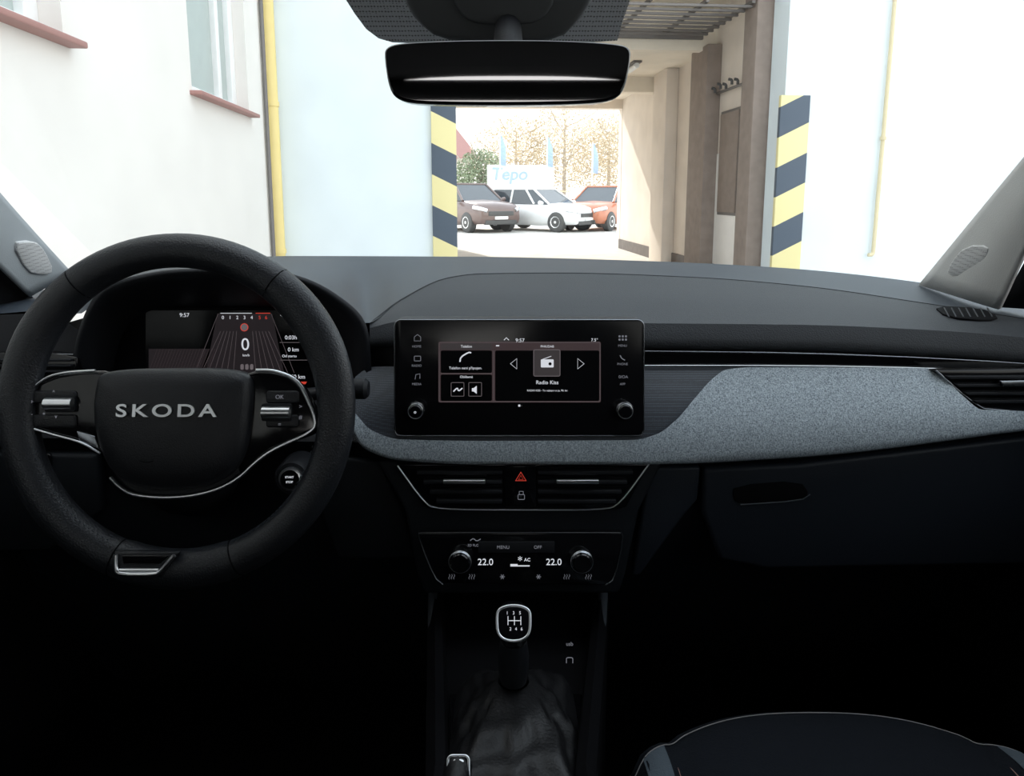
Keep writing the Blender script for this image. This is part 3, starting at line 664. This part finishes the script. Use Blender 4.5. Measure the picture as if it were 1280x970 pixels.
Tt('■ ·',650,507,2.4)
for x,l in ((521,(('HOME',433),('RADIO',457),('MEDIA',480))),(778,(('MENU',432),('PHONE',455),('APP',480)))):
    for s,y in l: Tt(s,x,y,2.8,'dim')
ptube('home_icon',[(518,426),(518,421),(522,418),(526,421),(526,426)],ip,.001,.0004,M['dim'],cyc=True,sm=0)
ptube('radio_key_icon',rrect(518,445,526,451,1),ip,.001,.0004,M['dim'],cyc=True,sm=0)
ptube('note_icon',[(519,474),(520,468),(525,467),(525,473)],ip,.001,.0004,M['dim'],sm=0)
for i in range(3):
    for j in range(2): prism('menu_icon',rrect(773+i*4,419+j*4,775.5+i*4,421.5+j*4,.4,1),ip,.001,.0013,M['dim'])
ptube('phone_icon',[(775,444),(777,448),(781,450)],ip,.001,.0006,M['dim'],sm=1); Tt('0/OA',779,471,3.6,'dim')
for px in (521,780):
    c=ip.hit(px,511,0)
    lathe('knob_base',c,ip.n,[(.0108,0),(.0108,.006),(.009,.0065)],M['dchrome']); lathe('knob',c,ip.n,[(.0085,0),(.0085,.014),(.0075,.015)],M['gloss'])
    ptube('knob_ring',[(px+9*math.cos(a/4),511-9*math.sin(a/4)) for a in range(25)],ip,.012,.0006,M['chrome'],cyc=True,sm=0)
text('o',521,511,4,ip,M['txt'],.0155)
group('instrument_cluster')
kp=plane(300,430,.945,6)
prism('panel',[(130,395),(200,384),(390,384),(425,400),(440,520),(120,520)],kp,-.01,-.001,M['black'],.002)
prism('display',rrect(182,388,406,482,6),kp,-.001,.0,M['screen'])
prism('centre_glow',[(272,392),(340,392),(356,470),(256,470)],kp,.0,.0005,M['pglow'])
prism('left_glow',[(186,436),(262,436),(252,462),(186,462)],kp,.0,.0004,M['pglow'])
for a in (-1,1):
    for k in range(7):
        x=306+a*(10+k*4); X2=306+a*(14+k*8); ptube('road_line',[(x if k<6 else 306+a*33,414 if k<6 else 392),(X2,466)],kp,.0008,.00024,M['road'],sm=0)
for k in range(20):
    x=188+k*3.8; ptube('left_grid',[(x+9,436),(x,460)],kp,.0008,.0002,M['pink'],sm=0)
K=lambda s,x,y,h,m='txt': text(s,x,y,h,kp,M[m],.0012,'CENTER',.0001)
K('9:57',231,394,5)
for i,s in enumerate('0 1 2 3 4'.split()): K(s,279+i*9,397,4.2)
K('5',325,397,4.2,'red'); K('6',333,397,4.2,'red')
ptube('rev_scale',[(276,391.5),(315,391.5)],kp,.001,.0004,M['txt'],sm=0); ptube('rev_scale_red',[(320,391.5),(338,391.5)],kp,.001,.0005,M['red'],sm=0)
lathe('limit_badge',kp.hit(306,409,.001),kp.n,[(.0052,0),(.0052,.0006)],M['grey'],20); ptube('limit_ring',[(306+4.6*math.cos(a/3),409+4.6*math.sin(a/3)) for a in range(19)],kp,.0018,.0005,M['red'],cyc=True,sm=0)
K('0',307,431,15); K('km/h',308,444,3)
K('4.5',354,394,4); K('0:03h',364,422,4.8); K('0 km',367,437,4.8); K('Od startu',362,445,3.2); K('150 km',371,471,5)
for y in (428,450): ptube('cluster_rule',[(350,y),(392,y)],kp,.001,.0003,M['grey'],sm=0)
for x in (303,309,315): prism('seat_icon',rrect(x-2,455,x+2,462,1.5,2),kp,.001,.0014,M['grey'])
prism('fuel_icon',rrect(357,467,361,475,.8,2),kp,.001,.0014,M['txt']); prism('fuel_bar',[(336,469),(354,470),(354,472),(336,471)],kp,.001,.0014,M['txt'])
prism('temp_bar',[(370,477),(384,477),(382,480),(370,480)],kp,.001,.0014,M['red'])

group('steering_column')
a=W(222,575,.72); b=W(250,590,.93)
lathe('column_shroud',a,(b-a),[(.04,0),(.05,.03),(.058,.12),(.06,.2)],M['dark'])
group('wiper_stalk')
tube('stalk',[W(300,500,.84),W(400,492,.80),W(440,486,.79)],.008,M['wheelp']); lathe('stalk_end',W(442,486,.79),(1,0,0),[(.010,-.008),(.0125,0),(.0125,.014),(.009,.018)],M['dark'])
group('start_button')
bp_=plane(364,598,.80,10); c=bp_.hit(364,598)
lathe('surround',c,bp_.n,[(.026,-.04),(.022,-.004),(.019,.0),(.015,.0)],M['dark'])
lathe('ring',c,bp_.n,[(.0145,0),(.0145,.004),(.012,.005)],M['chrome']); lathe('cap',c,bp_.n,[(.0115,0),(.0115,.006)],M['gloss'])
text('START',364,595,2.6,bp_,M['txt'],.007); text('STOP',364,601,2.6,bp_,M['txt'],.007)

# ================================================================== STEERING WHEEL
group('steering_wheel')
sw=plane(222,512,.70,14)
rim=[]
NR=96
for i in range(NR):
    a=2*math.pi*i/NR; x=222+199*math.cos(a); y=512-199*math.sin(a)
    rim.append((x,y))
pts=[sw.hit(*p) for p in rim]; vs=[];fs=[];S=16
cen=sw.hit(222,512)
for i,p in enumerate(pts):
    a=2*math.pi*i/NR; rad=(p-cen).normalized()
    w=.0190+.0022*max(0,math.cos(a-math.radians(25)))**8+.0022*max(0,math.cos(a-math.radians(155)))**8
    if math.sin(a)<-.93: w=.0205
    for k in range(S):
        t=2*math.pi*k/S; vs.append(p+rad*math.cos(t)*w+sw.n*math.sin(t)*.0165)
for i in range(NR):
    for k in range(S): fs.append((i*S+k,i*S+(k+1)%S,((i+1)%NR)*S+(k+1)%S,((i+1)%NR)*S+k))
mesh('rim',vs,fs,M['leather'],True)
for (ang) in (52,128,-112,-68):
    a=math.radians(ang); p=sw.hit(222+199*math.cos(a),512-199*math.sin(a)); rad=(p-cen).normalized()
    tube('rim_seam',[p+rad*math.cos(t/8*math.pi)*.0193+sw.n*math.sin(t/8*math.pi)*.0168 for t in range(0,9)],.0007,M['black'],sm=1)
for k in range(70):
    a=math.radians(195+150*k/69); q=sw.hit(222+178*math.cos(a),512-178*math.sin(a),.011); d=(sw.hit(222+178*math.cos(a+.02),512-178*math.sin(a+.02),.011)-q)
    if 245<math.degrees(a)<295: continue
    tube('stitch',[q,q+d*.8],.0005,M['hood'],sm=0,res=1)
prism('left_spoke',[(18,520),(34,492),(58,471),(124,461),(150,470),(150,590),(118,562),(60,544),(28,536)],sw,-.018,.002,M['gloss'],.005,1)
prism('right_spoke',[(292,470),(330,461),(372,472),(398,520),(397,540),(386,546),(342,562),(320,580),(292,600)],sw,-.018,.002,M['gloss'],.005,1)
prism('lower_spoke',[(118,520),(320,520),(332,562),(292,602),(268,614),(232,622),(176,621),(150,606),(136,580)],sw,-.022,.001,M['wheelp'],.004,1)
padpts=[(126,476),(132,466),(165,461),(222,460),(280,460),(312,466),(319,478),(317,520),(312,560),(298,588),(268,606),(222,612),(176,608),(150,594),(132,565),(122,520)]
pc=Vector((221,534)); bdr=chaikin([(p[0],p[1]) for p in padpts],2); vs=[];fs=[];N=len(bdr)
levels=[(1,-.006),(1,.006),(.97,.012),(.90,.0165),(.7,.021),(.4,.0235),(.0,.024)]
for s,h in levels:
    for p in bdr:
        q=pc+(p-pc)*s; vs.append(sw.hit(q.x,q.y)+sw.n*h)
for j in range(len(levels)-1):
    for i in range(N): fs.append((j*N+i,j*N+(i+1)%N,(j+1)*N+(i+1)%N,(j+1)*N+i))
mesh('airbag_pad',vs,fs,M['wheelp'],True)
ptube('left_spoke_chrome',[(122,463),(85,465),(60,471),(38,490),(20,517),(30,531),(70,543),(105,552),(128,566)],sw,.004,.0013,M['chrome'],sm=2)
ptube('right_spoke_chrome',[(322,463),(345,463),(373,474),(386,498),(397,527),(392,540),(345,560),(322,576),(300,598),(268,614),(222,622),(170,619),(152,608),(141,596)],sw,.004,.0019,M['chrome'],sm=2)
tx=text('SKODA',222,512,15,sw,M['chrome'],.0245,'CENTER',.0008,sx=1.45)
tx.data.offset=.0003
tx.data.space_character=1.3
ptube('badge_notch',[(190,572),(198,574),(206,572)],sw,.023,.0006,M['black'],sm=1)
for x0,x1 in ((32,108),(322,385)):
    for y in (488,518):
        prism('button',rrect(x0+12,y,x1-10,y+16,4,3),sw,.001,.005,M['wheelp'],.002)
for x0,y0 in ((64,497),(333,508)):
    prism('scroll_housing',rrect(x0-4,y0-4,x0+34,y0+18,3,3),sw,.001,.006,M['dark'],.001)
    p=sw.hit(x0+15,y0+7,.006); lathe('scroll_wheel',p-sw.r*.0155,sw.r,[(.0045,0),(.0064,.001),(.0064,.030),(.0045,.031)],M['chrome'],20)
for (x,y,s) in ((45,517,'-'),(45,502,'+'),(72,490,'^'),(60,518,'*'),(352,496,'OK'),(378,508,'>'),(378,521,'#'),(352,530,'='),(75,520,'v')): text(s,x,y,5,sw,M['dim'],.0065)
prism('silver_inlay_left',[(98,538),(122,545),(126,560),(102,551)],sw,.001,.004,M['dchrome'],.001)
prism('bottom_clasp_back',[(152,684),(234,684),(214,716),(162,716)],sw,.008,.017,M['wheelp'],.003)
prism('clasp_gloss',[(164,688),(222,688),(212,699),(166,699)],sw,.016,.018,M['gloss'],.001)
ptube('bottom_clasp',[(158,687),(158,706),(164,711),(206,711),(213,707),(229,688)],sw,.019,.0024,M['chrome'],sm=1)
ptube('clasp_cross',[(162,706),(210,706)],sw,.0185,.0020,M['chrome'],sm=0)

# ================================================================== CONSOLE
group('center_console')
zc=.70
secs=[]
for y in (1.05,.95,.90,.85,.75,.65,.60,.50,.40,.2,-.2):
    yy=max(y,.60); l=-(.071+(yy-.61)*.114)-.006; r=.069+(yy-.61)*.183+.006
    r=min(r,.128); z=zc
    secs.append([V(l-.01,y,.33),V(l-.01,y,z-.02),V(l,y,z-.006),V(l+.010,y,z-.014),V(l+.014,y,z-.04),V(r-.014,y,z-.04),V(r-.010,y,z-.014),V(r,y,z-.006),V(r+.01,y,z-.02),V(r+.01,y,.33)])
grid('console_body',secs,M['black'],smooth=False)
tube('rail_left',[W(541,738,.90),W(541,830,.78),W(540,900,.70),W(541,1000,.61)],.0068,M['rail'])
tube('rail_right',[W(754,738,.90),W(749,830,.78),W(742,900,.70),W(737,1000,.61)],.0068,M['rail'])
tube('rail_left_chrome',[W(548,860,.735),W(548,900,.69),W(550,1000,.60)],.0016,M['chrome'])
tube('rail_right_chrome',[W(741,820,.78),W(735,870,.725),W(729,1000,.60)],.0016,M['chrome'])
cpn=plane(712,815,.80,45)
text('usb',712,805,5,cpn,M['dim'],.0); ptube('usb_port',rrect(708,822,716,834,2),cpn,.0,.0005,M['dim'],cyc=True,sm=0)
prism('boot_frame',[(562,866),(728,866),(735,1010),(556,1010)],Pl(V(0,0,zc-.035),(0,0,1)),-.01,.0,M['gloss'],.003)
group('gear_shifter')
kc=W(642,780,.70)
vs=[];fs=[];N=32
prof=[(.012,-.075),(.014,-.04),(.016,-.025),(.021,-.012),(.0235,0),(.0225,.012),(.018,.019),(.0,.021)]
axk=Vector((0,-.25,.97)).normalized()
rx=Vector((1,0,0)); ry=axk.cross(rx)
for r,h in prof:
    for i in range(N):
        t=2*math.pi*i/N; c_,s_=math.cos(t),math.sin(t); k=(abs(c_)**3+abs(s_)**3)**(-1/3)
        vs.append(kc+axk*h+rx*c_*r*k*.76+ry*s_*r*k*.80)
for j in range(len(prof)-1):
    for i in range(N): fs.append((j*N+i,j*N+(i+1)%N,(j+1)*N+(i+1)%N,(j+1)*N+i))
mesh('knob',vs,fs,M['gloss'],True)
kf=Pl(kc+Vector((0,-.018,.014)),(0,-.72,.69))
sh=[(621,775),(622,763),(632,758),(642,757),(652,758),(662,763),(663,775),(662,792),(654,800),(642,802),(630,800),(622,792)]
prism('knob_face',sh,kf,-.014,.002,M['gloss'],.002,2)
ptube('knob_ring',sh,kf,.001,.0017,M['chrome'],cyc=True,sm=2)
for s,x,y in (('1',634,767),('3',642,767),('5',650,767),('2',638,787),('4',645,787),('6',652,787)): text(s,x,y,4,kf,M['txt'],.003)
for x in (635,643,651): ptube('shift_gate',[(x,771),(x,782)],kf,.003,.0004,M['txt'],sm=0)
ptube('shift_gate',[(635,776.5),(651,776.5)],kf,.003,.0004,M['txt'],sm=0)
lathe('shaft_sleeve',W(642,800,.705),(0,.06,-1),[(.0150,0),(.0175,.02),(.0175,.035),(.015,.052)],M['wheelp'])
tc_=W(642,850,.715); bc=V(.0035,.665,zc-.034); vs=[];fs=[];N=120;Rw=24
for j in range(Rw):
    s=j/(Rw-1)
    for i in range(N):
        t=2*math.pi*i/N; c_,s_=math.cos(t),math.sin(t)
        k=1+(((abs(c_)**6+abs(s_)**6)**(-1/6))-1)*min(1,s*1.5)
        hx=.018+(.070-.018)*s**.75; hy=.018+(.095-.018)*s**.75
        fold=1+(.07*math.sin(t*8+s*3)+.025*math.sin(t*17-s*5))*math.sin(s*math.pi)
        c0=tc_.lerp(bc,s**.8); z=tc_.z+(bc.z-tc_.z)*(s**1.15)+.0015*math.sin(s*18+t*2)*math.sin(s*math.pi)
        vs.append(V(c0.x+hx*c_*k*fold,c0.y+hy*s_*k*fold,z))
for j in range(Rw-1):
    for i in range(N): fs.append((j*N+i,j*N+(i+1)%N,(j+1)*N+(i+1)%N,(j+1)*N+i))
mesh('boot',vs,fs,M['boot'],True)
group('handbrake_lever')
hb=W(573,957,.53)
lv=[hb,hb+V(-.005,-.12,-.005),hb+V(-.01,-.28,-.06)]
tube('lever',lv,.0125,M['boot'])
ptp=Pl(hb+V(0,0,.012),(0,-.6,.8))
prism('grip_cap',rrect(559,944,587,990,6),ptp,-.014,.0,M['gloss'],.002)
ptube('grip_collar',rrect(560,945,586,990,6),ptp,.001,.0014,M['chrome'],cyc=True,sm=0)
prism('release_button',rrect(565,949,581,966,5),ptp,.0,.004,M['chrome'],.002)
for px,nm in ((325,'clutch_pedal'),(425,'brake_pedal')):
    group(nm); pp=plane(px,773,1.12,35)
    prism('pad',rrect(px-15,764,px+15,783,3),pp,0,.01,M['lower'],.002)
    for k in range(3): ptube('rubber_rib',[(px-11,768+5*k),(px+11,768+5*k)],pp,.010,.0015,M['rail'],sm=0)
    tube('arm',[pp.hit(px,770,-.01),pp.hit(px,730,-.02)+V(0,.05,.1)],.008,M['black'],sm=0)

# ================================================================== SEAT
def seat(name,xc,hw):
    group(name)
    prof=((.775,.50,-.02),(.775,.57,-.01),(.762,.612,0),(.735,.634,0),(.69,.643,0),(.60,.642,0),(.45,.630,0),(.25,.615,0),(.05,.61,0))
    def P3(t,y,zt,w,dz=0):
        a=abs(t)
        bol=.012*math.exp(-((a-.84)/.11)**2)-.005*math.exp(-((a-.70)/.03)**2)
        return V(xc+t*w,y-.10*a**3,zt+bol-(.08*max(0,(a-.84)/.16)**2)-.020*a*a+dz)
    def sec(y,zt,dw):
        row=[P3(-1+2*i/40,y,zt,hw+dw) for i in range(41)]
        return [V(row[0].x-.002,row[0].y,.40)]+row+[V(row[-1].x+.002,row[-1].y,.40)]
    secs=[sec(*p) for p in prof]
    secs=[[V(p.x,p.y-.02,.40) for p in secs[0]]]+secs
    cols=[catcol(list(c),5) for c in zip(*secs)]
    grid('cushion',[list(r) for r in cols],M['seat'])
    P=[(y,z) for y,z,_ in prof[2:]]
    for s in (-1,1):
        tube('stitch_line',[P3(s*.72,y,z,hw,.001) for y,z in P],.0009,M['sto'])
        tube('piping',[P3(s*.90,y,z,hw,.001) for y,z in P],.0008,M['stw'])
        grid('side_insert',[catcol([P3(s*a,y,z,hw,.0016) for y,z in P[1:]],5) for a in (.75,.78,.82,.86)],M['seatg'])
    tube('front_seam',[P3(-1+2*i/40,.738,.633,hw,.0008) for i in range(2,39)],.0006,M['stw'])
    G=[]
    for (z,y,w) in ((.60,.10,.22),(.75,.0,.24),(.95,-.08,.24),(1.10,-.13,.23),(1.20,-.17,.19),(1.24,-.22,.13)):
        G.append([V(xc+(-1+2*i/16)*w,y+.05*abs(-1+2*i/16)**3-.1,z) for i in range(17)])
    cols=[catcol(list(c),3) for c in zip(*G)]
    grid('backrest',[list(r) for r in cols],M['seat'],solid=.08)
    wbox('seat_base',xc-.2,xc+.2,.10,.62,.33,.52,M['black'],.02)
seat('passenger_seat',.362,.252)

# ------------------------------------------------------------------ finalise: curves to meshes, parents
bpy.context.view_layer.update()
dg=bpy.context.evaluated_depsgraph_get()
for e in list(GROUPS):
    new=[]
    for o in GROUPS[e]:
        if o.type in('CURVE','FONT'):
            me=bpy.data.meshes.new_from_object(o.evaluated_get(dg)); n=o.name; mw=o.matrix_world.copy()
            if not me.materials and o.data.materials: me.materials.append(o.data.materials[0])
            bpy.data.objects.remove(o)
            o=bpy.data.objects.new(n,me); o.matrix_world=mw; scene.collection.objects.link(o)
        new.append(o)
    GROUPS[e]=new
bpy.context.view_layer.update()
for e,ch in GROUPS.items():
    if not ch: continue
    mn=Vector((1e9,)*3); mx=Vector((-1e9,)*3)
    for o in ch:
        for c in o.bound_box:
            p=o.matrix_world@Vector(c)
            for i in range(3): mn[i]=min(mn[i],p[i]); mx[i]=max(mx[i],p[i])
    e.location=((mn.x+mx.x)/2,(mn.y+mx.y)/2,mn.z)
bpy.context.view_layer.update()
for e,ch in GROUPS.items():
    for o in ch:
        o.parent=e; o.matrix_parent_inverse=e.matrix_world.inverted()

# ------------------------------------------------------------------ light
w=bpy.data.worlds.new('world'); scene.world=w; w.use_nodes=True; t=w.node_tree; bg=t.nodes['Background']
tc=t.nodes.new('ShaderNodeTexCoord'); sp_=t.nodes.new('ShaderNodeSeparateXYZ'); cr=t.nodes.new('ShaderNodeValToRGB')
t.links.new(tc.outputs['Generated'],sp_.inputs[0]); t.links.new(sp_.outputs['Z'],cr.inputs['Fac']); t.links.new(cr.outputs[0],bg.inputs['Color'])
cr.color_ramp.elements[0].color=(1,.96,.90,1); cr.color_ramp.elements[1].position=.6; cr.color_ramp.elements[1].color=(.84,.92,1,1)
bg.inputs['Strength'].default_value=2.55
sn=bpy.data.lights.new('sun','SUN'); so=bpy.data.objects.new('sun',sn); scene.collection.objects.link(so)
sn.energy=6; sn.color=(1,.93,.82); sn.angle=.02
dirv=Vector((.35,-.85,-.62)); so.rotation_euler=dirv.to_track_quat('-Z','Y').to_euler()
